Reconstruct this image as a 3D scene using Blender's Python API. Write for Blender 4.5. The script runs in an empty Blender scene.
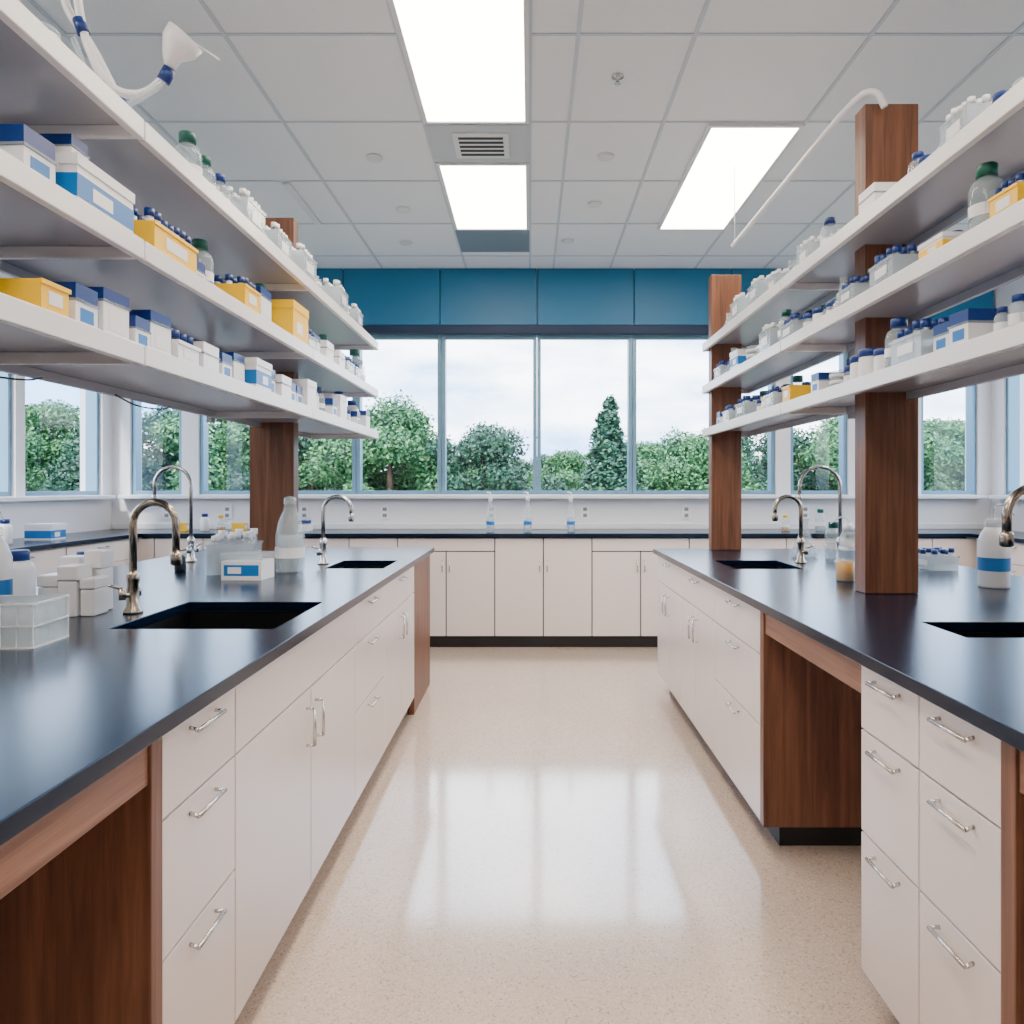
import bpy, math, random
import numpy as np
from mathutils import Vector, Matrix
random.seed(7); np.random.seed(7)
scene = bpy.context.scene

def lin(c):
    c=c/255.0
    return c/12.92 if c<=0.04045 else ((c+0.055)/1.055)**2.4
def rgb(r,g,b): return (lin(r),lin(g),lin(b),1.0)

# ------------------------------------------------------------ materials
def mat(name,col,rough=0.5,metal=0.0,var=0.0,scale=8.0,bump=0.0,alpha=1.0,coat=0.0,spec=0.5,col2=None):
    m=bpy.data.materials.new(name); m.use_nodes=True
    nt=m.node_tree; b=nt.nodes['Principled BSDF']
    b.inputs['Base Color'].default_value=col
    b.inputs['Roughness'].default_value=rough
    b.inputs['Metallic'].default_value=metal
    b.inputs['Alpha'].default_value=alpha
    b.inputs['Coat Weight'].default_value=coat
    b.inputs['Specular IOR Level'].default_value=spec
    tc=nt.nodes.new('ShaderNodeTexCoord')
    n=nt.nodes.new('ShaderNodeTexNoise'); n.inputs['Scale'].default_value=scale; n.inputs['Detail'].default_value=4
    nt.links.new(tc.outputs['Object'],n.inputs['Vector'])
    mx=nt.nodes.new('ShaderNodeMix'); mx.data_type='RGBA'
    c2=col2 or tuple([col[i]*(1-var) for i in range(3)]+[1])
    mx.inputs[6].default_value=col; mx.inputs[7].default_value=c2
    nt.links.new(n.outputs['Fac'],mx.inputs[0]); nt.links.new(mx.outputs[2],b.inputs['Base Color'])
    if bump>0:
        bp=nt.nodes.new('ShaderNodeBump'); bp.inputs['Strength'].default_value=bump; bp.inputs['Distance'].default_value=0.01
        nt.links.new(n.outputs['Fac'],bp.inputs['Height']); nt.links.new(bp.outputs['Normal'],b.inputs['Normal'])
    return m

def wood_mat(name,dark,light,axis_scale):
    m=mat(name,dark,0.42); nt=m.node_tree; b=nt.nodes['Principled BSDF']
    tc=nt.nodes.new('ShaderNodeTexCoord'); mp=nt.nodes.new('ShaderNodeMapping'); mp.inputs['Scale'].default_value=axis_scale
    n=nt.nodes.new('ShaderNodeTexNoise'); n.inputs['Scale'].default_value=1.0; n.inputs['Detail'].default_value=8; n.inputs['Distortion'].default_value=0.6
    n.inputs['Roughness'].default_value=0.65
    r=nt.nodes.new('ShaderNodeValToRGB'); r.color_ramp.elements[0].position=0.3; r.color_ramp.elements[1].position=0.72
    r.color_ramp.elements[0].color=dark; r.color_ramp.elements[1].color=light
    nt.links.new(tc.outputs['Object'],mp.inputs['Vector']); nt.links.new(mp.outputs['Vector'],n.inputs['Vector'])
    nt.links.new(n.outputs['Fac'],r.inputs['Fac']); nt.links.new(r.outputs['Color'],b.inputs['Base Color'])
    return m

def emis(name,col,s):
    m=bpy.data.materials.new(name); m.use_nodes=True; nt=m.node_tree
    nt.nodes.remove(nt.nodes['Principled BSDF'])
    e=nt.nodes.new('ShaderNodeEmission'); e.inputs['Color'].default_value=col; e.inputs['Strength'].default_value=s
    nt.links.new(e.outputs[0],nt.nodes['Material Output'].inputs[0]); return m

M={}
M['white']=mat('cabinet_laminate',rgb(228,216,210),0.25,var=0.03,scale=3)
M['gap']=mat('cabinet_shadow_gap',rgb(30,26,26),0.8)  # seam shade between fronts painted in as a dark backer
M['black']=mat('epoxy_resin_black',rgb(4,18,40),0.22,var=0.25,scale=60,spec=0.5)
M['black'].node_tree.nodes['Principled BSDF'].inputs['Specular Tint'].default_value=(0.45,0.72,1.0,1)  # blue tint colours in the reflected sheen on the dark epoxy
M['sinkblack']=mat('sink_black',rgb(6,7,9),0.5,spec=0.2)
M['toe']=mat('toe_kick_black',rgb(20,19,21),0.5)
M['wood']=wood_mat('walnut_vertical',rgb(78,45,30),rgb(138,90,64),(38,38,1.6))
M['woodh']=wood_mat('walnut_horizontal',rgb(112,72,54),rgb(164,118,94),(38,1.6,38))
M['steel']=mat('brushed_steel',rgb(205,204,202),0.25,1.0,var=0.1,scale=40)
M['nickel']=mat('warm_nickel',rgb(180,168,154),0.22,1.0,var=0.1,scale=30)
M['shelf']=mat('shelf_lip_white',rgb(238,236,238),0.3,var=0.03)
M['shelfu']=mat('shelf_deck_shaded_grey',rgb(182,184,194),0.25,metal=0.25,var=0.04)  # metallic grey deck; its darker tone stands in for underside shade
M['wall']=mat('wall_paint',rgb(228,228,232),0.7,var=0.03,scale=5,bump=0.03)
M['trim']=mat('trim_white',rgb(226,228,232),0.4,var=0.03)
M['frame']=mat('aluminium_frame',rgb(112,150,174),0.4,0.35,var=0.05)
M['teal']=mat('valance_teal',rgb(30,112,156),0.5,var=0.12,scale=2)
M['navy']=mat('shade_navy',rgb(12,40,76),0.6,var=0.1)
M['grid']=mat('ceiling_grid',rgb(198,208,220),0.5,var=0.02)
M['vent']=mat('vent_white',rgb(225,228,232),0.45,var=0.04)
M['ventdark']=mat('vent_shadow',rgb(50,54,60),0.6)
M['greypanel']=mat('grey_panel',rgb(120,136,152),0.5,var=0.05)
M['ventpanel']=mat('vent_surround',rgb(196,202,212),0.5,var=0.05)
M['plast']=mat('white_plastic',rgb(236,236,240),0.35,var=0.04)
M['clear']=mat('clear_plastic',rgb(210,224,234),0.1,alpha=0.34,var=0.02)
M['glassware']=mat('glassware',rgb(200,218,226),0.04,alpha=0.30,var=0.02)
M['blue']=mat('blue_cap',rgb(8,48,124),0.35,var=0.15)
M['cyan']=mat('blue_label',rgb(0,112,190),0.4,var=0.1)
M['yellow']=mat('yellow_plastic',rgb(255,200,0),0.4,var=0.05)
M['green']=mat('green_cap',rgb(8,92,78),0.4,var=0.1)
M['dark']=mat('dark_plastic',rgb(30,32,38),0.4,var=0.1)
M['amber']=mat('yellow_liquid',rgb(250,178,5),0.15,var=0.1,alpha=0.95)
M['cable']=mat('cable_grey',rgb(140,140,146),0.5)
M['lamp']=emis('lamp_diffuser',(1.0,0.88,0.73,1),20.0)
M['tile']=mat('ceiling_tile',rgb(240,244,250),0.85,var=0.10,scale=90,bump=0.10)
def terrazzo():
    m=mat('terrazzo_floor',rgb(222,206,192),0.16,coat=1.0); nt=m.node_tree; b=nt.nodes['Principled BSDF']
    b.inputs['Coat Roughness'].default_value=0.10; b.inputs['Coat IOR'].default_value=1.75
    tc=nt.nodes.new('ShaderNodeTexCoord')
    v=nt.nodes.new('ShaderNodeTexVoronoi'); v.inputs['Scale'].default_value=185
    nt.links.new(tc.outputs['Object'],v.inputs['Vector'])
    r=nt.nodes.new('ShaderNodeValToRGB'); cr=r.color_ramp; cr.interpolation='CONSTANT'
    cr.elements[0].position=0; cr.elements[0].color=rgb(221,202,186)
    cr.elements[1].position=0.45; cr.elements[1].color=rgb(216,196,180)
    for p,c in((0.62,(226,208,194)),(0.8,(208,187,169)),(0.9,(232,219,208)),(0.96,(194,170,151))):
        e=cr.elements.new(p); e.color=rgb(*c)
    sp=nt.nodes.new('ShaderNodeSeparateColor'); nt.links.new(v.outputs['Color'],sp.inputs[0])
    nt.links.new(sp.outputs[0],r.inputs['Fac'])
    n=nt.nodes.new('ShaderNodeTexNoise'); n.inputs['Scale'].default_value=1.4
    nt.links.new(tc.outputs['Object'],n.inputs['Vector'])
    mx=nt.nodes.new('ShaderNodeMix'); mx.data_type='RGBA'; mx.blend_type='MULTIPLY'; mx.inputs[7].default_value=rgb(240,234,230)
    nt.links.new(n.outputs['Fac'],mx.inputs[0]); nt.links.new(r.outputs['Color'],mx.inputs[6])
    nt.links.new(mx.outputs[2],b.inputs['Base Color'])
    rr=nt.nodes.new('ShaderNodeMapRange'); rr.inputs[3].default_value=0.14; rr.inputs[4].default_value=0.22
    nt.links.new(n.outputs['Fac'],rr.inputs[0]); nt.links.new(rr.outputs[0],b.inputs['Roughness'])
    return m
M['floor']=terrazzo()
def glass():
    m=bpy.data.materials.new('window_glass'); m.use_nodes=True; nt=m.node_tree
    nt.nodes.remove(nt.nodes['Principled BSDF'])
    t=nt.nodes.new('ShaderNodeBsdfTransparent'); t.inputs[0].default_value=(0.96,0.97,0.98,1)
    g=nt.nodes.new('ShaderNodeBsdfGlossy'); g.inputs['Roughness'].default_value=0.02
    mx=nt.nodes.new('ShaderNodeMixShader'); mx.inputs[0].default_value=0.03
    nt.links.new(t.outputs[0],mx.inputs[1]); nt.links.new(g.outputs[0],mx.inputs[2])
    nt.links.new(mx.outputs[0],nt.nodes['Material Output'].inputs[0]); return m
M['glass']=glass()
def leafmat(name,a,b_,c):
    m=bpy.data.materials.new(name); m.use_nodes=True; nt=m.node_tree; b=nt.nodes['Principled BSDF']
    g=nt.nodes.new('ShaderNodeNewGeometry'); r=nt.nodes.new('ShaderNodeValToRGB')
    r.color_ramp.elements[0].color=a; r.color_ramp.elements[1].color=c
    e=r.color_ramp.elements.new(0.5); e.color=b_
    nt.links.new(g.outputs['Random Per Island'],r.inputs['Fac']); nt.links.new(r.outputs['Color'],b.inputs['Base Color'])
    b.inputs['Roughness'].default_value=0.6; return m
M['leaf']=leafmat('leaves',rgb(34,78,48),rgb(56,110,64),rgb(98,148,88))
M['leafd']=leafmat('leaves_dark',rgb(18,52,44),rgb(32,76,56),rgb(62,108,76))
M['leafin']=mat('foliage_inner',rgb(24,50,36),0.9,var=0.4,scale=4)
M['bark']=mat('bark',rgb(80,64,52),0.9,var=0.4,scale=12,bump=0.3)
M['grass']=mat('grass',rgb(84,96,72),0.95,var=0.4,scale=0.6)

# ------------------------------------------------------------ mesh builder
class MB:
    def __init__(s): s.v=[]; s.f=[]; s.m=[]; s.mats=[]; s.sm=[]
    def mi(s,k):
        if k not in s.mats: s.mats.append(k)
        return s.mats.index(k)
    def box(s,x0,x1,y0,y1,z0,z1,k):
        x0,x1=sorted((x0,x1)); y0,y1=sorted((y0,y1)); z0,z1=sorted((z0,z1))
        o=len(s.v); s.v+=[(x0,y0,z0),(x1,y0,z0),(x1,y1,z0),(x0,y1,z0),(x0,y0,z1),(x1,y0,z1),(x1,y1,z1),(x0,y1,z1)]
        for q in((0,3,2,1),(4,5,6,7),(0,1,5,4),(1,2,6,5),(2,3,7,6),(3,0,4,7)):
            s.f.append(tuple(o+i for i in q)); s.m.append(s.mi(k)); s.sm.append(False)
    def quad(s,pts,k):
        o=len(s.v); s.v+=[tuple(p) for p in pts]; s.f.append(tuple(range(o,o+len(pts)))); s.m.append(s.mi(k)); s.sm.append(False)
    def lathe(s,cx,cy,prof,k,n=20,cap=True):
        o=len(s.v)
        for r,z in prof:
            for i in range(n):
                a=2*math.pi*i/n; s.v.append((cx+r*math.cos(a),cy+r*math.sin(a),z))
        for j in range(len(prof)-1):
            for i in range(n):
                a=o+j*n+i; b=o+j*n+(i+1)%n
                s.f.append((a,b,b+n,a+n)); s.m.append(s.mi(k)); s.sm.append(True)
        if cap:
            s.f.append(tuple(o+i for i in reversed(range(n)))); s.m.append(s.mi(k)); s.sm.append(False)
            e=o+(len(prof)-1)*n; s.f.append(tuple(e+i for i in range(n))); s.m.append(s.mi(k)); s.sm.append(False)
    def tube(s,path,r,k,n=10,smooth=0):
        P=[Vector(p) for p in path]
        for _ in range(smooth):
            Q=[P[0]]
            for a,b in zip(P[:-1],P[1:]): Q+=[a*0.75+b*0.25,a*0.25+b*0.75]
            Q.append(P[-1]); P=Q
        rs=r if isinstance(r,(list,tuple)) and not smooth else [r]*len(P)
        o=len(s.v); up=None
        for i,p in enumerate(P):
            t=(P[min(i+1,len(P)-1)]-P[max(i-1,0)]).normalized()
            if up is None:
                up=Vector((0,0,1)) if abs(t.z)<0.9 else Vector((1,0,0))
            a=t.cross(up)
            if a.length<1e-5: a=t.cross(Vector((0,1,0)))
            a.normalize(); b=a.cross(t).normalized(); up=b
            for j in range(n):
                q=2*math.pi*j/n; s.v.append(tuple(p+(a*math.cos(q)+b*math.sin(q))*rs[i]))
        for i in range(len(P)-1):
            for j in range(n):
                a=o+i*n+j; b=o+i*n+(j+1)%n
                s.f.append((a,a+n,b+n,b)); s.m.append(s.mi(k)); s.sm.append(True)
        s.f.append(tuple(o+i for i in range(n))); s.m.append(s.mi(k)); s.sm.append(False)
        e=o+(len(P)-1)*n; s.f.append(tuple(e+i for i in reversed(range(n)))); s.m.append(s.mi(k)); s.sm.append(False)
    def mesh(s,name):
        me=bpy.data.meshes.new(name); me.from_pydata(s.v,[],s.f)
        for k in s.mats: me.materials.append(M[k])
        me.polygons.foreach_set('material_index',s.m); me.polygons.foreach_set('use_smooth',s.sm)
        me.update(); return me
    def build(s,name,parent=None,bevel=0,seg=2):
        ob=bpy.data.objects.new(name,s.mesh(name)); scene.collection.objects.link(ob)
        if parent: ob.parent=parent
        if bevel:
            b=ob.modifiers.new('bevel','BEVEL'); b.width=bevel; b.segments=seg; b.limit_method='ANGLE'; b.angle_limit=math.radians(50)
        return ob
def empty(name):
    e=bpy.data.objects.new(name,None); e.empty_display_size=0.2; scene.collection.objects.link(e); return e

def holed(mb,u0,u1,v0,v1,t0,t1,holes,P,k):
    us=sorted(set([u0,u1]+[h[0] for h in holes]+[h[1] for h in holes]))
    vs=sorted(set([v0,v1]+[h[2] for h in holes]+[h[3] for h in holes]))
    def solid(i,j):
        if i<0 or j<0 or i>=len(us)-1 or j>=len(vs)-1: return False
        cu=(us[i]+us[i+1])/2; cv=(vs[j]+vs[j+1])/2
        return not any(h[0]<cu<h[1] and h[2]<cv<h[3] for h in holes)
    idx={}
    def V(i,j,t):
        if (i,j,t) not in idx:
            idx[(i,j,t)]=len(mb.v); mb.v.append(tuple(P(us[i],vs[j],t1 if t else t0)))
        return idx[(i,j,t)]
    kk=mb.mi(k)
    def add(f): mb.f.append(tuple(f)); mb.m.append(kk); mb.sm.append(False)
    for i in range(len(us)-1):
        for j in range(len(vs)-1):
            if not solid(i,j): continue
            add([V(i,j,1),V(i+1,j,1),V(i+1,j+1,1),V(i,j+1,1)])
            add([V(i,j+1,0),V(i+1,j+1,0),V(i+1,j,0),V(i,j,0)])
            if not solid(i,j-1): add([V(i,j,0),V(i+1,j,0),V(i+1,j,1),V(i,j,1)])
            if not solid(i,j+1): add([V(i+1,j+1,0),V(i,j+1,0),V(i,j+1,1),V(i+1,j+1,1)])
            if not solid(i-1,j): add([V(i,j+1,0),V(i,j,0),V(i,j,1),V(i,j+1,1)])
            if not solid(i+1,j): add([V(i+1,j,0),V(i+1,j+1,0),V(i+1,j+1,1),V(i+1,j,1)])

# ------------------------------------------------------------ room
XL,XR,YB,YF,ZC=-3.8,4.2,6.55,-3.2,3.3
WZ0,WZ1=1.26,2.73
mb=MB(); mb.box(XL-.2,XR+.2,YF-.2,YB+.2,-0.1,0,'floor'); mb.build('floor')
mb=MB(); mb.box(XL-.2,XR+.2,YF-.2,YB+.2,ZC,ZC+.15,'tile'); ceil=mb.build('ceiling')
back_open=[(-3.64,-3.17),(-3.02,-2.50),(-2.30,1.86),(1.90,2.24),(2.37,2.90),(3.02,3.44),(3.56,4.08)]
mb=MB(); holed(mb,XL-.2,XR+.2,0,ZC,YB,YB+.2,[(a,b,WZ0,WZ1) for a,b in back_open],lambda u,v,t:(u,t,v),'wall'); mb.build('wall_back')
left_open=[(5.42,6.40),(4.34,5.32),(3.26,4.24),(2.18,3.16)]
mb=MB(); holed(mb,YF,YB,0,ZC,XL-.2,XL,[(a,b,WZ0,WZ1) for a,b in left_open],lambda u,v,t:(t,u,v),'wall'); mb.build('wall_left')
mb=MB(); holed(mb,YF,YB,0,ZC,XR,XR+.2,[(a,b,WZ0,WZ1) for a,b in left_open],lambda u,v,t:(t,u,v),'wall'); mb.build('wall_right')
mb=MB(); mb.box(XL-.2,XR+.2,YF-.2,YF,0,ZC,'wall'); mb.build('wall_front')
panes=[(-3.64,-3.17),(-3.02,-2.50),(-2.30,-1.59),(-1.59,-0.81),(-0.81,0.064),(0.064,0.937),(0.937,1.86),(1.90,2.24),(2.37,2.90),(3.02,3.44),(3.56,4.08)]
wn=0
def window(P,a,b):
    global wn; wn+=1
    mb=MB(); fw=0.036
    def bx(u0,u1,v0,v1,t0,t1,k):
        p=P(u0,v0,t0); q=P(u1,v1,t1); mb.box(p[0],q[0],p[1],q[1],p[2],q[2],k)
    e=0.002
    bx(a+e,a+fw,WZ0+e,WZ1-e,.03,.13,'frame'); bx(b-fw,b-e,WZ0+e,WZ1-e,.03,.13,'frame')
    bx(a+fw,b-fw,WZ0+e,WZ0+fw,.03,.13,'frame'); bx(a+fw,b-fw,WZ1-fw,WZ1-e,.03,.13,'frame')
    mb.quad([P(a+fw,WZ0+fw,.08),P(b-fw,WZ0+fw,.08),P(b-fw,WZ1-fw,.08),P(a+fw,WZ1-fw,.08)],'glass')
    mb.build('window_%d'%wn)
for a,b in panes: window(lambda u,v,t:(u,YB+t,v),a,b)
for a,b in left_open: window(lambda u,v,t:(XL-t,u,v),a,b)
for a,b in left_open: window(lambda u,v,t:(XR+t,u,v),a,b)
mb=MB(); mb.box(XL+.1,XR-.1,YB-.09,YB-.001,1.225,1.258,'trim'); mb.build('trim_1',bevel=.004)
mb=MB(); mb.box(XL+.001,XL+.09,YF+.05,YB-.1,1.225,1.258,'trim'); mb.build('trim_2',bevel=.004)
mb=MB(); mb.box(XR-.09,XR-.001,YF+.05,YB-.1,1.225,1.258,'trim'); mb.build('trim_3',bevel=.004)
e=empty('roller_shade_valance')
mb=MB(); xs=[-3.78,-3.43,-2.56,-1.683,-.81,.064,.937,1.81,2.68,3.55,4.18]
for a,b in zip(xs[:-1],xs[1:]): mb.box(a+.004,b-.004,YB-.07,YB-.002,2.79,ZC-.002,'teal')
mb.build('teal_panels',e,bevel=.003)
mb=MB(); mb.box(-3.78,4.18,YB-.06,YB-.002,2.715,2.79,'navy')
mb.build('shade_cassette',e)

mb=MB(); gz=ZC-.006
gx=[-3.35,-2.7,-2.02,-1.33,-.575,0.0,.21,.72,1.485,2.1,2.75,3.4]
gy=[-2.87,-2.12,-1.37,-.62,.13,.88,1.63,2.38,3.13,3.88,4.63,5.38,6.13]
for x in gx: mb.box(x-.009,x+.009,YF+.002,YB-.08,gz,ZC-.0005,'grid')
for y in gy: mb.box(XL+.002,XR-.002,y-.008,y+.008,gz+.001,ZC-.0005,'grid')
mb.build('ceiling_grid')
def troffer(x0,x1,y0,y1):
    mb=MB(); t=.022
    mb.box(x0,x0+t,y0,y1,ZC-.02,ZC-.001,'vent'); mb.box(x1-t,x1,y0,y1,ZC-.02,ZC-.001,'vent')
    mb.box(x0+t,x1-t,y0,y0+t,ZC-.02,ZC-.001,'vent'); mb.box(x0+t,x1-t,y1-t,y1,ZC-.02,ZC-.001,'vent')
    mb.box(x0+t,x1-t,y0+t,y1-t,ZC-.014,ZC-.001,'lamp')
    mb.build('ceiling_light_panel')
troffer(-.57,-.005,2.1,3.87); troffer(-.57,-.005,4.35,5.47); troffer(.965,1.485,3.89,5.47)
troffer(-.57,-.005,-.6,.88); troffer(.965,1.485,.14,1.62); troffer(-2.7,-2.02,.14,1.62); troffer(-.57,-.005,-2.9,-1.4)
troffer(2.75,3.4,2.4,3.88)
mb=MB()
mb.box(-.57,-.005,3.89,4.33,ZC-.016,ZC-.001,'ventpanel')
mb.box(-.43,-.12,3.97,4.25,ZC-.03,ZC-.016,'vent')
for i in range(5):
    mb.box(-.40,-.15,3.995+i*.049,4.015+i*.049,ZC-.034,ZC-.03,'ventdark')
mb.build('air_diffuser')
mb=MB(); mb.box(-.57,-.005,5.49,5.99,ZC-.016,ZC-.001,'greypanel'); mb.build('ceiling_access_panel')
def sprinkler(x,y):
    mb=MB(); z=ZC-.0005; mb.lathe(x,y,[(.03,z),(.03,z-.006),(.010,z-.010),(.007,z-.035),(.016,z-.038),(.016,z-.041)],'steel',14); mb.build('fire_sprinkler')
sprinkler(.42,3.45)
def detector(x,y):
    mb=MB(); mb.lathe(x,y,[(.05,ZC-.001),(.05,ZC-.010),(.04,ZC-.018),(.001,ZC-.02)],'vent',18); mb.build('smoke_detector')
for p in[(-.93,4.3),(.45,4.28),(-.9,5.1),(.3,5.75),(-1.0,5.8),(.45,5.0)]: detector(*p)
mb=MB(); mb.box(-1.60,-1.55,4.65,5.35,ZC-.02,ZC-.001,'vent'); mb.build('linear_slot_diffuser',bevel=.004)

# ------------------------------------------------------------ cabinets
def oriented_box(mb,P,u0,u1,z0,z1,d0,d1,k):
    p=P(u0,z0,d0); q=P(u1,z1,d1); mb.box(p[0],q[0],p[1],q[1],p[2],q[2],k)
def handle(mb,P,u,z,L,vert,d0):
    h=L/2
    if vert: pts=[(u,z-h*.8,d0),(u,z-h*.8,d0+.025),(u,z+h*.8,d0+.025),(u,z+h*.8,d0)]
    else: pts=[(u-h*.9,z,d0),(u-h,z-.004,d0+.020),(u+h,z-.004,d0+.020),(u+h*.9,z,d0)]
    path=[P(*p) for p in pts]; r=.0052 if vert else .0048
    mb.tube([path[0],path[1]],.0042,'steel',8)
    mb.tube([path[1],path[2]],r,'steel',8); mb.tube([path[3],path[2]],.0042,'steel',8)
G=.005
def fronts(F,H,P,rects):
    for u0,u1,z0,z1,h in rects:
        oriented_box(F,P,u0+G/2,u1-G/2,z0+G/2,z1-G/2,0,.02,'white')
        if h=='h': handle(H,P,(u0+u1)/2,z1-.032,min(.125,(u1-u0)*.5),False,.02)
        elif h=='vl': handle(H,P,u0+.045,z1-.11,.14,True,.02)
        elif h=='vr': handle(H,P,u1-.045,z1-.11,.14,True,.02)
def drawers3(a,b): return [(a,b,.715,.885,'h'),(a,b,.455,.715,'h'),(a,b,.10,.455,'h')]
def doors2(a,b,top='h',split=True):
    m=(a+b)/2; r=[(a,m,.10,.715,'vr'),(m,b,.10,.715,'vl')]
    r.append((a,b,.715,.885,top)); return r

def island(x_edge,x_far,s,y_end,sections,knees,sinks,wood_end):
    root=empty('lab_island_bench')
    xf=x_edge-s*.045
    xb=x_far+s*.045
    mb=MB(); x0,x1=sorted((x_edge,x_far))
    holed(mb,x0,x1,-2.2,y_end,.888,.92,sinks,lambda u,v,t:(u,v,t),'black')
    mb.build('countertop',root,bevel=.002)
    for i,(a,b,c,d) in enumerate(sinks):
        mb=MB(); w=.006; z=.70
        mb.box(a-w,a,c-w,d+w,z,.887,'sinkblack'); mb.box(b,b+w,c-w,d+w,z,.887,'sinkblack')
        mb.box(a,b,c-w,c,z,.887,'sinkblack'); mb.box(a,b,d,d+w,z,.887,'sinkblack')
        mb.box(a-w,b+w,c-w,d+w,z-.006,z,'sinkblack')
        mb.lathe((a+b)/2,(c+d)/2,[(.04,z),(.04,z+.004),(.02,z+.005)],'steel',16)
        mb.build('sink_basin_%d'%(i+1),root)
    C=MB(); T=MB(); F=MB(); H=MB()
    Pa=lambda u,z,d:(xf+s*d,u,z); Pb=lambda u,z,d:(xb-s*d,u,z)
    for (a,b) in sections['spans']:
        C.box(xf,xf-s*.012,a,b,.10,.887,'gap'); C.box(xb,xb+s*.012,a,b,.10,.887,'gap')
        C.box(xf-s*.012,xb+s*.012,a+.002,b-.002,.10,.66,'white')
        C.box(xf-s*.013,xb+s*.013,a,a+.018,.10,.887,'white'); C.box(xf-s*.013,xb+s*.013,b-.018,b,.10,.887,'white')
        T.box(xf-s*.06,xb+s*.06,a+.03,b-.02,0,.10,'toe')
    fronts(F,H,Pa,sections['rects'])
    fronts(F,H,Pb,sections['rects'])
    C.build('cabinet_carcass',root); T.build('toe_kick',root)
    F.build('drawer_and_door_fronts',root,bevel=.002); H.build('pull_handles',root)
    W=MB(); A=MB()
    for y0,y1 in knees['panels']:
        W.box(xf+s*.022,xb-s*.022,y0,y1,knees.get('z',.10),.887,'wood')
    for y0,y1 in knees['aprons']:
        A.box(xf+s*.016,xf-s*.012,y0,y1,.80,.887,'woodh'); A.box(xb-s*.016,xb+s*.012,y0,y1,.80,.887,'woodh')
    W.build('walnut_gables',root,bevel=.002); A.build('walnut_aprons',root,bevel=.002)
    if wood_end:
        E=MB(); a,b=wood_end
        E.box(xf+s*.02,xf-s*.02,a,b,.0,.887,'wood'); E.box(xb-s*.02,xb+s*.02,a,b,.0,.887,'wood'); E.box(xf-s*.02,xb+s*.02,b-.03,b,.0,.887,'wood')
        E.build('walnut_end_panels',root,bevel=.002)
    return root
L_rects=drawers3(1.32,1.65)+[(1.65,2.22,.10,.715,'vr'),(2.22,2.78,.10,.715,'vl'),(1.65,2.78,.715,.885,None)]
L_rects+=drawers3(2.78,3.33)+doors2(3.33,4.2)
L_rects+=doors2(-1.1,.0)+drawers3(-1.6,-1.1)
island(-.65,-2.15,+1,4.9,dict(spans=[(1.32,4.2),(-1.6,0.0)],rects=L_rects),
       dict(panels=[(1.28,1.32),(0.0,.04)],aprons=[(.04,1.28)]),
       [(-1.22,-.74,2.08,2.57),(-1.04,-.74,3.62,4.02)],(4.2,4.86))
R_rects=drawers3(1.29,1.565)+drawers3(1.565,1.84)+[(2.64,3.29,.715,.885,'h'),(2.64,3.29,.455,.715,'h'),(2.64,3.29,.10,.455,'h')]
R_rects+=doors2(3.29,4.05)+doors2(4.05,4.77)+doors2(-1.1,.0)
island(.82,2.25,-1,4.8,dict(spans=[(1.29,1.84),(2.64,4.77),(-1.1,0.0)],rects=R_rects),
       dict(panels=[(1.25,1.29),(2.60,2.64),(0.0,.04)],aprons=[(.04,1.25),(1.84,2.60)]),
       [(1.19,1.50,1.96,2.19),(1.03,1.38,3.60,4.02)],None)

root=empty('window_counter')
mb=MB(); mb.box(-3.798,4.198,5.89,YB-.002,.918,.95,'black'); mb.build('countertop',root,bevel=.002)
mb=MB(); mb.box(-3.79,4.19,YB-.022,YB-.003,.95,1.0,'trim'); mb.build('backsplash',root,bevel=.003)
C=MB(); C.box(-3.79,4.19,5.945,YB-.01,.10,.917,'white'); C.box(-3.2,3.6,5.94,5.945,.1,.917,'gap'); C.build('cabinet_carcass',root)
T=MB(); T.box(-3.79,4.19,5.985,6.03,0,.10,'toe'); T.build('toe_kick',root)
F=MB(); H=MB(); P=lambda u,z,d:(u,5.94-d,z)
x=-3.49; i=0; G=.009
while x<3.4:
    a,b=x,x+.8; m=(a+b)/2
    if i%2==0: fr=[(a,m,.10,.91,None),(m,b,.10,.91,None)]
    else: fr=[(a,m,.10,.80,None),(m,b,.10,.80,None),(a,b,.80,.91,None)]
    fronts(F,H,P,fr)
    handle(H,P,m-.03,.68,.11,True,.02); handle(H,P,m+.03,.68,.11,True,.02)
    x+=.8; i+=1
F.build('door_fronts',root,bevel=.002); H.build('pull_handles',root)
G=.005
for s,xw,xe in((1,XL,-3.2),(-1,XR,3.6)):
    root=empty('side_wall_counter')
    mb=MB(); mb.box(xw+s*.002,xe,-2.5,5.888,.918,.95,'black'); mb.build('countertop',root,bevel=.002)
    C=MB(); C.box(xw+s*.01,xe-s*.05,-2.45,5.885,.10,.917,'white'); C.build('cabinet_carcass',root)
    T=MB(); T.box(xw+s*.01,xe-s*.1,-2.45,5.885,0,.10,'toe'); T.build('toe_kick',root)
    F=MB(); H=MB(); P=(lambda u,z,d,xe=xe,s=s:(xe-s*.05+s*d,u,z)); y=-2.45
    while y<5.2:
        fronts(F,H,P,[(y,y+.41,.10,.75,'vr'),(y+.41,y+.82,.10,.75,'vl'),(y,y+.82,.75,.91,'h')]); y+=.83
    F.build('door_fronts',root,bevel=.002); H.build('pull_handles',root)

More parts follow.
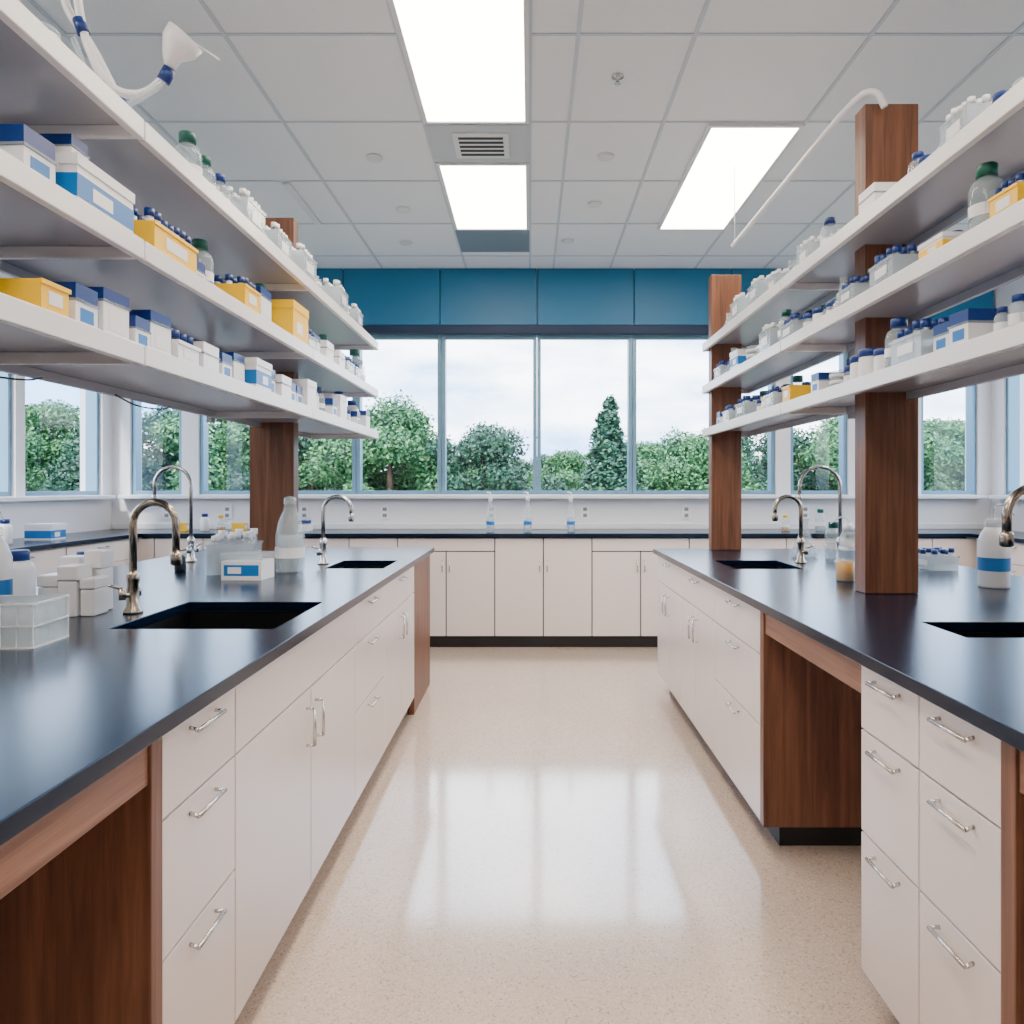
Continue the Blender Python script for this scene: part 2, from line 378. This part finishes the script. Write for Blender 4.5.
def outlet(x,z):
    mb=MB(); mb.box(x-.04,x+.04,YB-.012,YB-.001,z-.06,z+.06,'plast')
    for dz in(-.028,.028):
        mb.box(x-.018,x+.018,YB-.015,YB-.012,z+dz-.016,z+dz+.016,'cable')
        mb.box(x-.009,x-.006,YB-.016,YB-.015,z+dz-.008,z+dz+.008,'dark'); mb.box(x+.006,x+.009,YB-.016,YB-.015,z+dz-.008,z+dz+.008,'dark')
    mb.build('wall_outlet',bevel=.0015)
for x in(-3.3,-2.75,-2.05,-1.32,-.35,.5,1.42,2.5,3.3): outlet(x,1.10)

# ------------------------------------------------------------ shelving
def shelving(s,xe,xb,zs,y_end,posts,seams,uprights):
    root=empty('reagent_shelving')
    for i,z in enumerate(zs):
        mb=MB(); ys=[-.6]+seams+[y_end]
        for a,b in zip(ys[:-1],ys[1:]):
            mb.box(xe+s*.022,xb,a+.004,b-.004,z+.03,z+.052,'shelfu')
            mb.box(xe,xe+s*.022,a+.004,b-.004,z,z+.052,'shelf')
            mb.box(xb,xb-s*.018,a+.004,b-.004,z,z+.03,'shelfu')
            mb.box(xe+s*.022,xb-s*.018,b-.022,b-.004,z,z+.03,'shelf')
        mb.build('shelf_%d'%(i+1),root,bevel=.0025)
    mb=MB()
    for (x0,x1,y0,y1,zt) in posts: mb.box(x0,x1,y0,y1,.921,zt,'wood')
    mb.build('walnut_posts',root,bevel=.003)
    mb=MB()
    for y in uprights:
        mb.box(xb+s*.003,xb+s*.028,y-.016,y+.016,zs[0]-.02,zs[-1]+.14,'cable')
        for z in zs:
            mb.box(xb,xe+s*.05,y-.006,y+.006,z+.004,z+.028,'cable')
    mb.build('brackets',root)
    return root
LZ=[1.65,1.925,2.24]; RZ=[1.663,1.95,2.23]
shelving(-1,-1.01,-1.47,LZ,4.8,[(-1.52,-1.28,3.90,3.98,2.79),(-1.52,-1.28,.9,.98,2.79)],[1.89,3.35],[1.89,3.35])
shelving(+1,1.147,1.46,RZ,4.8,[(1.285,1.49,2.76,2.85,2.80),(1.18,1.375,4.68,4.76,2.71),(1.285,1.49,.6,.69,2.8)],[1.6,3.3],[1.6,3.3])
for (y0,z0) in((1.55,1.925),(1.75,1.65),(2.5,1.65)):
    mb=MB(); mb.tube([(-1.44,y0,z0),(-1.42,y0+.1,z0-.03),(-1.40,y0+.25,z0-.025),(-1.43,y0+.36,z0+.0)],.003,'dark',6,smooth=2)
    mb.build('power_cable')
mb=MB(); mb.tube([(1.34,2.72,2.765),(1.31,2.72,2.83),(1.25,2.76,2.83),(1.25,3.5,2.82),(1.245,4.42,2.81)],.013,'plast',10,smooth=2)
mb.tube([(1.245,4.38,2.81),(1.245,4.38,3.283)],.003,'plast',8)
mb.build('overhead_pipe')

# ------------------------------------------------------------ item meshes
def m_tipbox(capk,w=.12,l=.085,h=.055,cap=.034):
    b=MB(); b.box(-w/2,w/2,-l/2,l/2,0,h,'plast'); b.box(-w/2-.003,w/2+.003,-l/2-.003,l/2+.003,h,h+.006,'clear'); b.box(-w/2,w/2,-l/2,l/2,h+.006,h+.006+cap,capk)
    b.box(-w/2-.001,w/2+.001,-l*.3,l*.3,h*.25,h*.8,'cyan' if capk=='blue' and h<.06 else 'plast'); return b.mesh('tip_box_mesh')
def m_bottle(r,h,body,cap):
    b=MB(); b.lathe(0,0,[(r*.94,0),(r,.006),(r,h*.66),(r*.85,h*.76),(r*.5,h*.82),(r*.5,h*.84)],body,18)
    b.lathe(0,0,[(r*.66,h*.82),(r*.66,h*.98),(r*.6,h)],cap,16)
    b.lathe(0,0,[(r*1.01,h*.2),(r*1.01,h*.5)],'plast',18,cap=False)
    return b.mesh('bottle_mesh')
def m_gbottle(r,h,cap,liq=None):
    b=MB(); b.lathe(0,0,[(r*.94,0),(r,.006),(r,h*.62),(r*.85,h*.74),(r*.42,h*.82),(r*.42,h*.86)],'glassware',20)
    b.lathe(0,0,[(r*.6,h*.83),(r*.6,h*.98),(r*.54,h)],cap,16)
    b.lathe(0,0,[(r*.92,.006),(r*.92,h*.38)],liq or 'clear',18)
    b.lathe(0,0,[(r*1.01,h*.25),(r*1.01,h*.42)],'plast',18,cap=False)
    return b.mesh('glass_bottle_mesh')
def m_jar(r,h,body,cap):
    b=MB(); b.lathe(0,0,[(r*.94,0),(r,.006),(r,h*.70),(r*.92,h*.76)],body,18)
    b.lathe(0,0,[(r*1.03,h*.74),(r*1.03,h*.98),(r*.97,h)],cap,18)
    b.lathe(0,0,[(r*1.01,h*.15),(r*1.01,h*.55)],'plast',18,cap=False); return b.mesh('jar_mesh')
def m_carton(w,l,h,k1,k2):
    b=MB(); b.box(-w/2,w/2,-l/2,l/2,0,h,k1); b.box(-w/2-.001,w/2+.001,-l/2-.001,l/2+.001,h*.12,h*.62,k2)
    b.box(-w/2-.003,w/2+.003,-l/2-.003,l/2+.003,h*.8,h+.004,k1)
    b.box(-w/2-.0015,w/2+.0015,-l*.25,l*.1,h*.2,h*.5,'plast'); return b.mesh('carton_mesh')
def m_bin(w,l,h,k,tubes=None):
    b=MB(); t=.004
    b.box(-w/2,w/2,-l/2,l/2,0,t,k); b.box(-w/2,-w/2+t,-l/2,l/2,t,h,k); b.box(w/2-t,w/2,-l/2,l/2,t,h,k)
    b.box(-w/2+t,w/2-t,-l/2,-l/2+t,t,h,k); b.box(-w/2+t,w/2-t,l/2-t,l/2,t,h,k)
    b.box(-w/2-.004,-w/2,-l/2-.004,l/2+.004,h-.01,h,k); b.box(w/2,w/2+.004,-l/2-.004,l/2+.004,h-.01,h,k)
    b.box(-w/2-.002,-w/2,-l*.25,l*.25,h*.3,h*.7,'plast'); b.box(w/2,w/2+.002,-l*.25,l*.25,h*.3,h*.7,'plast')
    if tubes:
        nx=3; ny=max(2,int(l/.035))
        for i in range(nx):
            for j in range(ny):
                x=-w/2+w*(i+.5)/nx; y=-l/2+l*(j+.5)/ny; hh=h*(1.05+.2*random.random())
                b.lathe(x,y,[(.010,t),(.012,hh)],'clear' if k!='yellow' else 'plast',8); b.lathe(x,y,[(.014,hh),(.014,hh+.022)],tubes,8)
    return b.mesh('bin_mesh')
def m_flask(h=.16,r=.055):
    b=MB(); b.lathe(0,0,[(r*.9,0),(r,.006),(r*.95,h*.15),(r*.3,h*.7),(r*.28,h*.95),(r*.34,h)],'glassware',20)
    b.lathe(0,0,[(r*.86,.003),(r*.86,h*.12),(r*.62,h*.36)],'clear',18); return b.mesh('flask_mesh')
def m_dishes():
    b=MB(); z=0
    for i in range(6):
        b.lathe(0,0,[(.043,z),(.045,z+.002),(.045,z+.012),(.043,z+.014)],'clear' if i%2 else 'plast',18); z+=.0145
    return b.mesh('dish_mesh')
def m_wash(h=.24,r=.035,body='plast',cap='plast'):
    b=MB(); z=h*.72
    b.lathe(0,0,[(r*.95,0),(r,.006),(r,z*.75),(r*.8,z*.9),(r*.5,z)],body,20)
    b.lathe(0,0,[(r*.6,z),(r*.6,z+.025),(r*.25,z+.04)],cap,16)
    b.tube([(0,0,z+.03),(0,0,h*.96),(r*.5,0,h),(r*1.1,0,h*.97),(r*1.9,0,h*.86)],.0035,cap,8,smooth=2)
    b.lathe(0,0,[(r*1.01,z*.28),(r*1.01,z*.5)],'cyan',20,cap=False)
    b.lathe(0,0,[(r*1.012,z*.5),(r*1.012,z*.6)],'plast',20,cap=False); return b.mesh('wash_bottle_mesh')
IT={
 'pipette_tip_box':(m_tipbox('blue'),.10),'freezer_box':(m_tipbox('plast',.14,.13,.06),.145),
 'blue_lid_container':(m_tipbox('blue',.13,.11,.09,.03),.125),
 'reagent_bottle':(m_bottle(.038,.15,'plast','blue'),.09),'media_bottle':(m_gbottle(.044,.19,'green'),.1),
 'glass_reagent_bottle':(m_gbottle(.040,.16,'blue'),.095),'buffer_bottle':(m_gbottle(.036,.14,'yellow','amber'),.09),
 'reagent_jar':(m_jar(.036,.095,'plast','blue'),.085),'sample_jar':(m_jar(.03,.08,'clear','blue'),.07),
 'sample_vial':(m_bottle(.022,.09,'clear','blue'),.055),'dropper_bottle':(m_bottle(.026,.11,'plast','dark'),.062),
 'supply_carton':(m_carton(.17,.15,.10,'plast','cyan'),.165),'tip_refill_carton':(m_carton(.14,.12,.12,'plast','plast'),.135),
 'yellow_storage_bin':(m_bin(.13,.14,.085,'yellow','blue'),.155),'small_yellow_bin':(m_bin(.10,.09,.07,'yellow'),.105),
 'clear_tube_tray':(m_bin(.14,.16,.07,'clear','blue'),.175),'white_tube_rack':(m_bin(.12,.13,.06,'plast','blue'),.145),
 'clear_storage_bin':(m_bin(.16,.18,.11,'clear','plast'),.195),
 'erlenmeyer_flask':(m_flask(),.12),'petri_dish_stack':(m_dishes(),.1)}
def put(name,x,y,z,rot=0,sc=1,me=None):
    ob=bpy.data.objects.new(name,me or IT[name][0]); scene.collection.objects.link(ob)
    ob.location=(x,y,z); ob.rotation_euler=(0,0,rot); ob.scale=(sc,sc,sc); return ob
def fill(s,xe,z,y0,y1,weights,reserved=[],posts=[],depth=.09,gap=.02,smin=.85,smax=1.15):
    names=list(weights); w=[weights[n] for n in names]; y=y0
    while y<y1:
        n=random.choices(names,w)[0]; L=IT[n][1]; sc=random.uniform(smin,smax)
        hit=[r for r in reserved+posts if y<r[1] and y+L*sc>r[0]]
        if hit: y=max(h[1] for h in hit)+.01; continue
        if y+L*sc>y1: break
        put(n,xe+s*(depth+random.uniform(0,.02)),y+L*sc/2,z,random.uniform(-.04,.04)+(math.pi if s<0 else 0),sc)
        y+=L*sc+random.uniform(.006,gap)
T_=.0525
mix1={'pipette_tip_box':3,'blue_lid_container':3.5,'freezer_box':1,'reagent_bottle':1,'white_tube_rack':1.2,'clear_tube_tray':2,'reagent_jar':1.5,'glass_reagent_bottle':1.2,'tip_refill_carton':.6,'sample_jar':1,'supply_carton':.8}
mix2={'pipette_tip_box':2,'blue_lid_container':2,'glass_reagent_bottle':1,'clear_tube_tray':2,'supply_carton':1.2,'freezer_box':1,'media_bottle':2,'small_yellow_bin':.7}
mix3={'clear_storage_bin':2.5,'erlenmeyer_flask':3,'petri_dish_stack':1,'media_bottle':1.8,'clear_tube_tray':1,'freezer_box':.7,'glass_reagent_bottle':1}
mix3r={'clear_storage_bin':2,'erlenmeyer_flask':2,'petri_dish_stack':1.5,'clear_tube_tray':1.5,'sample_jar':1.5,'tip_refill_carton':.6,'glass_reagent_bottle':1}
smallr={'pipette_tip_box':3,'sample_vial':1.5,'reagent_jar':2.5,'sample_jar':2.5,'blue_lid_container':3,'clear_tube_tray':2,'dropper_bottle':1,'petri_dish_stack':.7,'small_yellow_bin':.35,'glass_reagent_bottle':1.5}
midr={'sample_vial':1.5,'reagent_jar':1.5,'sample_jar':3,'clear_tube_tray':1.5,'petri_dish_stack':1.5,'erlenmeyer_flask':2.5,'media_bottle':1.3,'buffer_bottle':.6,'clear_storage_bin':1,'glass_reagent_bottle':1.5,'supply_carton':.7}
rear={'reagent_bottle':2,'blue_lid_container':2,'media_bottle':1.5,'glass_reagent_bottle':1.5}
pl=[(3.82,4.06),(.85,1.03)]
fill(-1,-1.01,LZ[0]+T_,.95,4.75,mix1,[(1.50,1.64)],[],gap=.018)
fill(-1,-1.01,LZ[1]+T_,.95,4.75,mix2,[(1.60,1.87),(1.93,2.28),(2.56,2.76),(3.10,3.34)],[],gap=.02)
fill(-1,-1.01,LZ[2]+T_,2.3,4.75,mix3,[],[],gap=.03,smax=1.05)
fill(-1,-1.01,LZ[2]+T_,1.0,1.95,{'petri_dish_stack':1,'sample_vial':2,'sample_jar':1},[],[],gap=.1,smax=.9)
fill(-1,-1.01,LZ[0]+T_,1.05,4.75,rear,[],pl,depth=.33,gap=.08,smax=1)
fill(-1,-1.01,LZ[1]+T_,1.05,4.75,rear,[(1.5,1.95)],pl,depth=.33,gap=.08,smax=1)
put('small_yellow_bin',-1.085,1.57,LZ[0]+T_,0,1.0)
put('supply_carton',-1.12,1.745,LZ[1]+T_,0,1,m_carton(.19,.23,.105,'plast','cyan'))
put('pipette_tip_box',-1.12,1.72,LZ[1]+T_+.11,0,.75)
put('pipette_tip_box',-1.34,1.6,LZ[1]+T_,0,1.2); put('blue_lid_container',-1.34,1.8,LZ[1]+T_,0,1.2)
put('yellow_storage_bin',-1.10,2.10,LZ[1]+T_,0,1,m_bin(.14,.25,.085,'yellow','blue'))
put('yellow_storage_bin',-1.09,2.66,LZ[1]+T_,0,1.0)
put('yellow_carton',-1.09,3.22,LZ[1]+T_,0,1,m_carton(.13,.21,.16,'yellow','yellow'))
fill(1,1.147,RZ[0]+T_,1.15,4.65,smallr,[(3.20,3.32)],[],depth=.075,gap=.018,smax=1.15)
fill(1,1.147,RZ[1]+T_,1.15,4.65,midr,[(1.72,2.18)],[],depth=.075,gap=.025,smax=1.05)
fill(1,1.147,RZ[2]+T_,1.15,4.65,mix3r,[(2.42,2.62)],[(2.7,2.9)],depth=.08,gap=.04,smin=.7,smax=.95)
pr=[(2.70,2.92),(4.6,4.8)]
fill(1,1.147,RZ[0]+T_,1.15,4.6,{'reagent_jar':2,'glass_reagent_bottle':2,'reagent_bottle':2,'media_bottle':1},[],pr,depth=.215,gap=.06,smax=1.05)
fill(1,1.147,RZ[1]+T_,1.15,4.6,{'reagent_jar':1,'glass_reagent_bottle':2,'reagent_bottle':1,'media_bottle':1.5},[],pr,depth=.215,gap=.1,smax=1.05)
put('yellow_storage_bin',1.225,1.79,RZ[1]+T_,0,.75)
put('media_bottle',1.225,1.93,RZ[1]+T_,0,1.0)
put('small_yellow_bin',1.21,2.09,RZ[1]+T_,0,.95,m_carton(.10,.13,.045,'plast','yellow'))
put('small_yellow_bin',1.21,3.26,RZ[0]+T_,0,1.0)
put('freezer_box',1.24,2.52,RZ[2]+T_,0,.9)

e=empty('tubing_carboy'); b=MB()
zt=LZ[2]+T_
b.lathe(-1.20,2.10,[(.055,zt),(.06,zt+.01),(.06,zt+.10),(.045,zt+.13),(.022,zt+.15)],'clear',20)
b.lathe(-1.20,2.10,[(.028,zt+.145),(.028,zt+.18)],'blue',16); b.build('bottle',e)
b=MB(); b.tube([(-1.20,2.1,zt+.17),(-1.26,2.07,2.60),(-1.34,2.05,2.72),(-1.30,2.05,2.80),(-1.27,2.05,2.6),(-1.20,2.05,2.46),(-1.10,2.05,2.44),(-1.035,2.05,2.50)],.012,'plast',10,smooth=3)
b.tube([(-1.27,2.0,2.58),(-1.20,2.0,2.40),(-1.12,2.0,2.38),(-1.04,2.03,2.47)],.009,'clear',8,smooth=2)
b.build('tubing',e)
b=MB(); b.tube([(-1.045,2.05,2.485),(-1.025,2.05,2.52)],.018,'blue',12); b.tube([(-1.285,2.05,2.66),(-1.27,2.05,2.62)],.017,'blue',12)
b.tube([(-1.025,2.05,2.52),(-1.02,2.05,2.555),(-1.0,2.05,2.585),(-.98,2.05,2.61)],[.014,.026,.048,.052],'plast',18)
b.tube([(-.98,2.05,2.61),(-.88,2.04,2.54)],.003,'plast',8); b.build('funnel_head',e)

# ------------------------------------------------------------ faucets
def faucet(x,y,z,h,reach,s,k,r=.011,drop=.17):
    b=MB(); b.lathe(x,y,[(.03,z),(.03,z+.008),(.02,z+.02),(.017,z+.10),(.02,z+.105),(.02,z+.125),(r,z+.14)],k,18)
    R=reach/2; pts=[(x,y,z+.12),(x,y,z+h-R)]
    for i in range(1,13):
        a=math.pi*i/12*.97; pts.append((x+s*(R-R*math.cos(a)),y,z+h-R+R*math.sin(a)))
    lx,_,lz=pts[-1]; pts.append((lx,y,z+h-drop))
    b.tube(pts,r,k,12)
    b.lathe(lx,y,[(r*.9,z+h-drop-.035),(r*1.45,z+h-drop-.03),(r*1.45,z+h-drop),(r*1.1,z+h-drop+.01)],k,14)
    for q in(-1,1):
        b.tube([(x,y,z+.06),(x-.01*s,y+q*.05,z+.065)],.009,k,8); b.tube([(x-.01*s,y+q*.045,z+.05),(x-.01*s,y+q*.045,z+.085)],.012,k,10)
        b.tube([(x-.01*s,y+q*.045,z+.085),(x-.04*s,y+q*.07,z+.10)],.005,k,8)
    return b.build('gooseneck_faucet')
faucet(-1.29,2.34,.92,.36,.14,1,'nickel',.012,.17)
faucet(-1.10,3.83,.92,.36,.15,1,'steel',.011,.10)
faucet(-1.86,3.95,.92,.52,.20,-1,'steel',.010,.16)
faucet(1.46,3.88,.92,.36,.14,-1,'nickel',.011,.10)
faucet(1.68,3.9,.92,.52,.22,-1,'steel',.010,.16)
faucet(1.56,2.1,.92,.41,.17,-1,'nickel',.013,.14)

# ------------------------------------------------------------ bench-top items
Z=.9205
b=MB()
for (x0,x1,y0,y1,h) in((-.10,-.035,-.05,.03,.13),(-.03,.03,-.06,.02,.16),(.035,.08,-.05,.03,.12),(-.09,-.02,.04,.10,.18),(0,.055,.03,.10,.20)):
    b.box(x0,x1,y0,y1,0,h*.7,'plast'); b.box(x0-.002,x1+.002,y0-.002,y1+.002,h*.7+.002,h,'plast')
o=b.build('storage_box_cluster',bevel=.004); o.location=(-1.46,2.33,Z)
b=MB(); w,l,h=.20,.15,.115
for xx in(-w/2,w/2-.004): b.box(xx,xx+.004,-l/2,l/2,0,h,'clear')
for yy in(-l/2,l/2-.004): b.box(-w/2,w/2,yy,yy+.004,0,h,'clear')
b.box(-w/2,w/2,-l/2,l/2,.002,.006,'clear')
for i in range(6):
    xx=-w/2+i*w/5; b.box(xx-.0015,xx+.0015,-l/2-.002,-l/2+.001,0,h,'plast'); b.box(xx-.0015,xx+.0015,l/2-.001,l/2+.001,0,h,'plast')
for hh in(.0,.055,.11):
    b.box(-w/2,w/2,-l/2-.003,-l/2,hh,hh+.004,'plast'); b.box(-w/2,w/2,l/2,l/2+.003,hh,hh+.004,'plast'); b.box(w/2,w/2+.003,-l/2,l/2,hh,hh+.004,'plast'); b.box(-w/2-.003,-w/2,-l/2,l/2,hh,hh+.004,'plast')
for i in range(5):
    for j in range(3): b.lathe(-w/2+w*(i+.5)/5,-l/2+l*(j+.5)/3,[(.012,.008),(.012,.09)],'clear',10)
o=b.build('test_tube_rack'); o.location=(-1.36,1.89,Z); o.rotation_euler=(0,0,.05)
put('wash_bottle',-1.64,2.18,Z,-.6,1,m_wash(.36,.06,'plast','clear'))
put('reagent_bottle',-1.74,2.45,Z,0,1.3); put('glass_reagent_bottle',-1.62,2.62,Z,0,1.1)
b=MB(); b.box(-.09,.09,-.07,.07,0,.085,'plast'); b.box(-.078,.078,-.0715,-.07,.02,.068,'cyan'); b.box(-.06,.0,-.073,-.0715,.03,.058,'plast')
b.box(-.092,.092,-.072,.072,.088,.118,'clear')
o=b.build('labelled_reagent_box',bevel=.004); o.location=(-1.26,3.22,Z); o.rotation_euler=(0,0,-.05)
put('clear_storage_bin',-1.42,3.47,Z,.2,1.3)
b=MB(); b.lathe(0,0,[(.062,0),(.068,.01),(.068,.17),(.055,.24),(.03,.30),(.028,.33),(.032,.335)],'glassware',24); b.lathe(0,0,[(.06,.004),(.06,.13),(.055,.18)],'clear',20)
b.lathe(0,0,[(.030,.325),(.028,.355),(.01,.365)],'clear',16); b.lathe(0,0,[(.069,.07),(.069,.12)],'plast',24,cap=False)
o=b.build('filtering_flask'); o.location=(-1.16,3.48,Z)
b=MB(); b.lathe(0,0,[(.025,0),(.027,.01),(.024,.07),(.012,.08)],'dark',14); b.tube([(0,0,.075),(0,0,.10),(.03,0,.105)],.004,'dark',6)
o=b.build('soap_dispenser'); o.location=(-1.70,3.5,Z)
put('wash_bottle',1.90,2.95,Z,.3,1,m_wash(.34,.058,'plast','clear'))
b=MB(); b.lathe(0,0,[(.036,0),(.039,.005),(.039,.13),(.042,.135)],'glassware',20); b.lathe(0,0,[(.037,.003),(.037,.085)],'amber',20)
o=b.build('beaker_of_yellow_reagent'); o.location=(1.375,3.14,Z)
put('wash_bottle',1.60,3.62,Z,2.5,1,m_wash(.26,.045,'clear'))
put('erlenmeyer_flask',1.60,4.2,Z,0,1.4); put('media_bottle',1.75,4.15,Z,0,1.1)
put('clear_tube_tray',2.02,3.6,Z,.2,1.0)
for x in(-.335,-.02,.345):
    b=MB(); b.lathe(0,0,[(.032,0),(.036,.01),(.036,.16),(.028,.20),(.014,.23),(.014,.26)],'glassware',20); b.lathe(0,0,[(.032,.004),(.032,.12)],'clear',18)
    b.lathe(0,0,[(.017,.25),(.019,.28),(.014,.30)],'plast',14); b.tube([(0,0,.29),(0,0,.33),(-.03,0,.335)],.007,'plast',8)
    b.lathe(0,0,[(.0365,.06),(.0365,.09)],'cyan',20,cap=False)
    o=b.build('spray_bottle'); o.location=(x,6.08,.951)
for x,n in((-3.0,'small_yellow_bin'),(-2.8,'reagent_bottle'),(-2.66,'buffer_bottle'),(-2.50,'small_yellow_bin'),(-2.35,'media_bottle'),(-1.95,'white_tube_rack'),(1.65,'white_tube_rack'),(2.2,'buffer_bottle'),(2.5,'media_bottle'),(2.9,'freezer_box'),(3.3,'reagent_bottle')):
    put(n,x,6.2,.951)
for y,n in((3.2,'media_bottle'),(3.7,'freezer_box'),(4.3,'white_tube_rack'),(4.8,'reagent_bottle'),(5.2,'supply_carton')):
    put(n,-3.5,y,.951,0,1.1); put(n,3.9,y,.951,0,1.1)

# ------------------------------------------------------------ outside
GZ=-3.6
mb=MB(); mb.box(-80,80,-60,140,GZ-.1,GZ,'grass'); mb.build('lawn_ground')
def tree_mesh(name,seed,leafk,H=6.0,R=1.9,conifer=False,N=42000,ls=.05):
    rng=np.random.RandomState(seed); b=MB()
    b.tube([(0,0,0),(.05,.03,H*.4),(0,0,H*.8)],[.18,.12,.04],'bark',8)
    blobs=[]
    if conifer:
        for i in range(14):
            t=i/13; blobs.append((rng.uniform(-.08,.08),rng.uniform(-.08,.08),H*(.25+.72*t),R*(1-t)*.8+.12,.26+.15*(1-t)))
    else:
        for i in range(34):
            a=rng.uniform(0,2*math.pi); t=rng.uniform(0,1)**.85; rr=R*(.75*math.sqrt(1-abs(2*t-1)**2)+.05)*rng.uniform(.4,1)
            r=R*rng.uniform(.13,.36); blobs.append((rr*math.cos(a),rr*math.sin(a),H*(.36+.56*t),r,r*rng.uniform(.7,1.1)))
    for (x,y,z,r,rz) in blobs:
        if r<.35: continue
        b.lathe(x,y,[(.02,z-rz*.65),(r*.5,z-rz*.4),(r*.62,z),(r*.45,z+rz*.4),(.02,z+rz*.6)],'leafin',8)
    base=len(b.v); w=np.array([q[3]**(1 if conifer else 2) for q in blobs]); w/=w.sum()
    ch=rng.choice(len(blobs),N,p=w); B=np.array(blobs)[ch]
    d=rng.normal(size=(N,3)); d/=np.linalg.norm(d,axis=1)[:,None]
    rad=rng.uniform(.55,1.0,N)+np.abs(rng.normal(size=N))*.14
    c=B[:,:3]+np.stack([d[:,0]*B[:,3]*rad,d[:,1]*B[:,3]*rad,d[:,2]*B[:,4]*rad],1)
    u=rng.normal(size=(N,3)); u/=np.linalg.norm(u,axis=1)[:,None]; v=np.cross(u,d+rng.normal(size=(N,3))*.5); v/=np.linalg.norm(v,axis=1)[:,None]
    s=rng.uniform(.6,1.3,N)[:,None]*ls
    quad=np.stack([c-u*s,c-v*s*.55,c+u*s,c+v*s*.55],1).reshape(-1,3)
    b.v+=[tuple(p) for p in quad.tolist()]; k=b.mi(leafk)
    for i in range(N):
        o=base+4*i; b.f.append((o,o+1,o+2,o+3)); b.m.append(k); b.sm.append(False)
    return b.mesh(name)
TM=[tree_mesh('tree_a',1,'leaf'),tree_mesh('tree_b',2,'leafd'),tree_mesh('tree_c',3,'leaf',6.3,1.6)]
CM=tree_mesh('conifer',5,'leafd',7.2,1.3,True,26000,.06)
def tree(x,y,top,me,name='deciduous_tree',base=5.9,wide=1.0):
    s=(top-GZ)/base
    o=bpy.data.objects.new(name,me); scene.collection.objects.link(o); o.location=(x,y,GZ); o.scale=(s*wide,s*wide,s); o.rotation_euler=(0,0,random.uniform(0,6.28))
i=0; x=-52
while x<54:
    tree(x,44+random.uniform(-3,4),random.uniform(2.8,4.4),TM[(i+1)%3],wide=1.3); x+=random.uniform(2.6,4.2); i+=1
for x,y,t,m in((-9.6,24,4.5,0),(-7.0,23,3.7,1),(-4.3,22,3.9,0),(-1.3,21,3.4,1),(1.2,29,2.6,2),(5.2,23,3.0,0),(7.9,25,3.8,1),(11.0,24,4.0,0),(14.2,25,3.5,2),(-13,24,4.5,1),(-16.5,25,4.0,2),(17.5,25,4.5,1),(4.4,28,2.9,2)):
    tree(x,y,t,TM[m],wide=1.12)
tree(2.3,20.5,3.75,CM,'conifer_tree',7.1,1.5)
for sgn in(-1,1):
    y=-2
    while y<20:
        tree(sgn*(18+random.uniform(-1,2)),y,random.uniform(2.6,4.6),TM[i%3],wide=1.0); y+=random.uniform(3.2,4.2); i+=1

# ------------------------------------------------------------ world
w=bpy.data.worlds.new('sky'); scene.world=w; w.use_nodes=True; nt=w.node_tree
bg=nt.nodes['Background']; bg.inputs['Strength'].default_value=10.0
tc=nt.nodes.new('ShaderNodeTexCoord'); mp=nt.nodes.new('ShaderNodeMapping'); mp.inputs['Scale'].default_value=(2.6,2.6,9)
n=nt.nodes.new('ShaderNodeTexNoise'); n.inputs['Scale'].default_value=1.6; n.inputs['Detail'].default_value=7; n.inputs['Roughness'].default_value=.55
r=nt.nodes.new('ShaderNodeValToRGB'); r.color_ramp.elements[0].position=.36; r.color_ramp.elements[1].position=.62
r.color_ramp.elements[0].color=(.22,.40,.70,1); r.color_ramp.elements[1].color=(.90,.95,1.0,1)
nt.links.new(tc.outputs['Generated'],mp.inputs['Vector']); nt.links.new(mp.outputs['Vector'],n.inputs['Vector'])
nt.links.new(n.outputs['Fac'],r.inputs['Fac']); nt.links.new(r.outputs['Color'],bg.inputs['Color'])
sd=bpy.data.lights.new('sun','SUN'); sd.energy=8.0; sd.angle=math.radians(6); sd.color=(1,.95,.88)
so=bpy.data.objects.new('sun',sd); scene.collection.objects.link(so); so.rotation_euler=(math.radians(38),0,math.radians(-25))

# ------------------------------------------------------------ camera
cd=bpy.data.cameras.new('camera'); co=bpy.data.objects.new('camera',cd); scene.collection.objects.link(co)
co.location=(0,0,1.33); co.rotation_euler=(math.pi/2,0,0)
cd.sensor_width=36; cd.lens=36*720/1024; cd.shift_x=-18/1024; cd.shift_y=-25/1024; cd.clip_start=.05; cd.clip_end=500
scene.camera=co
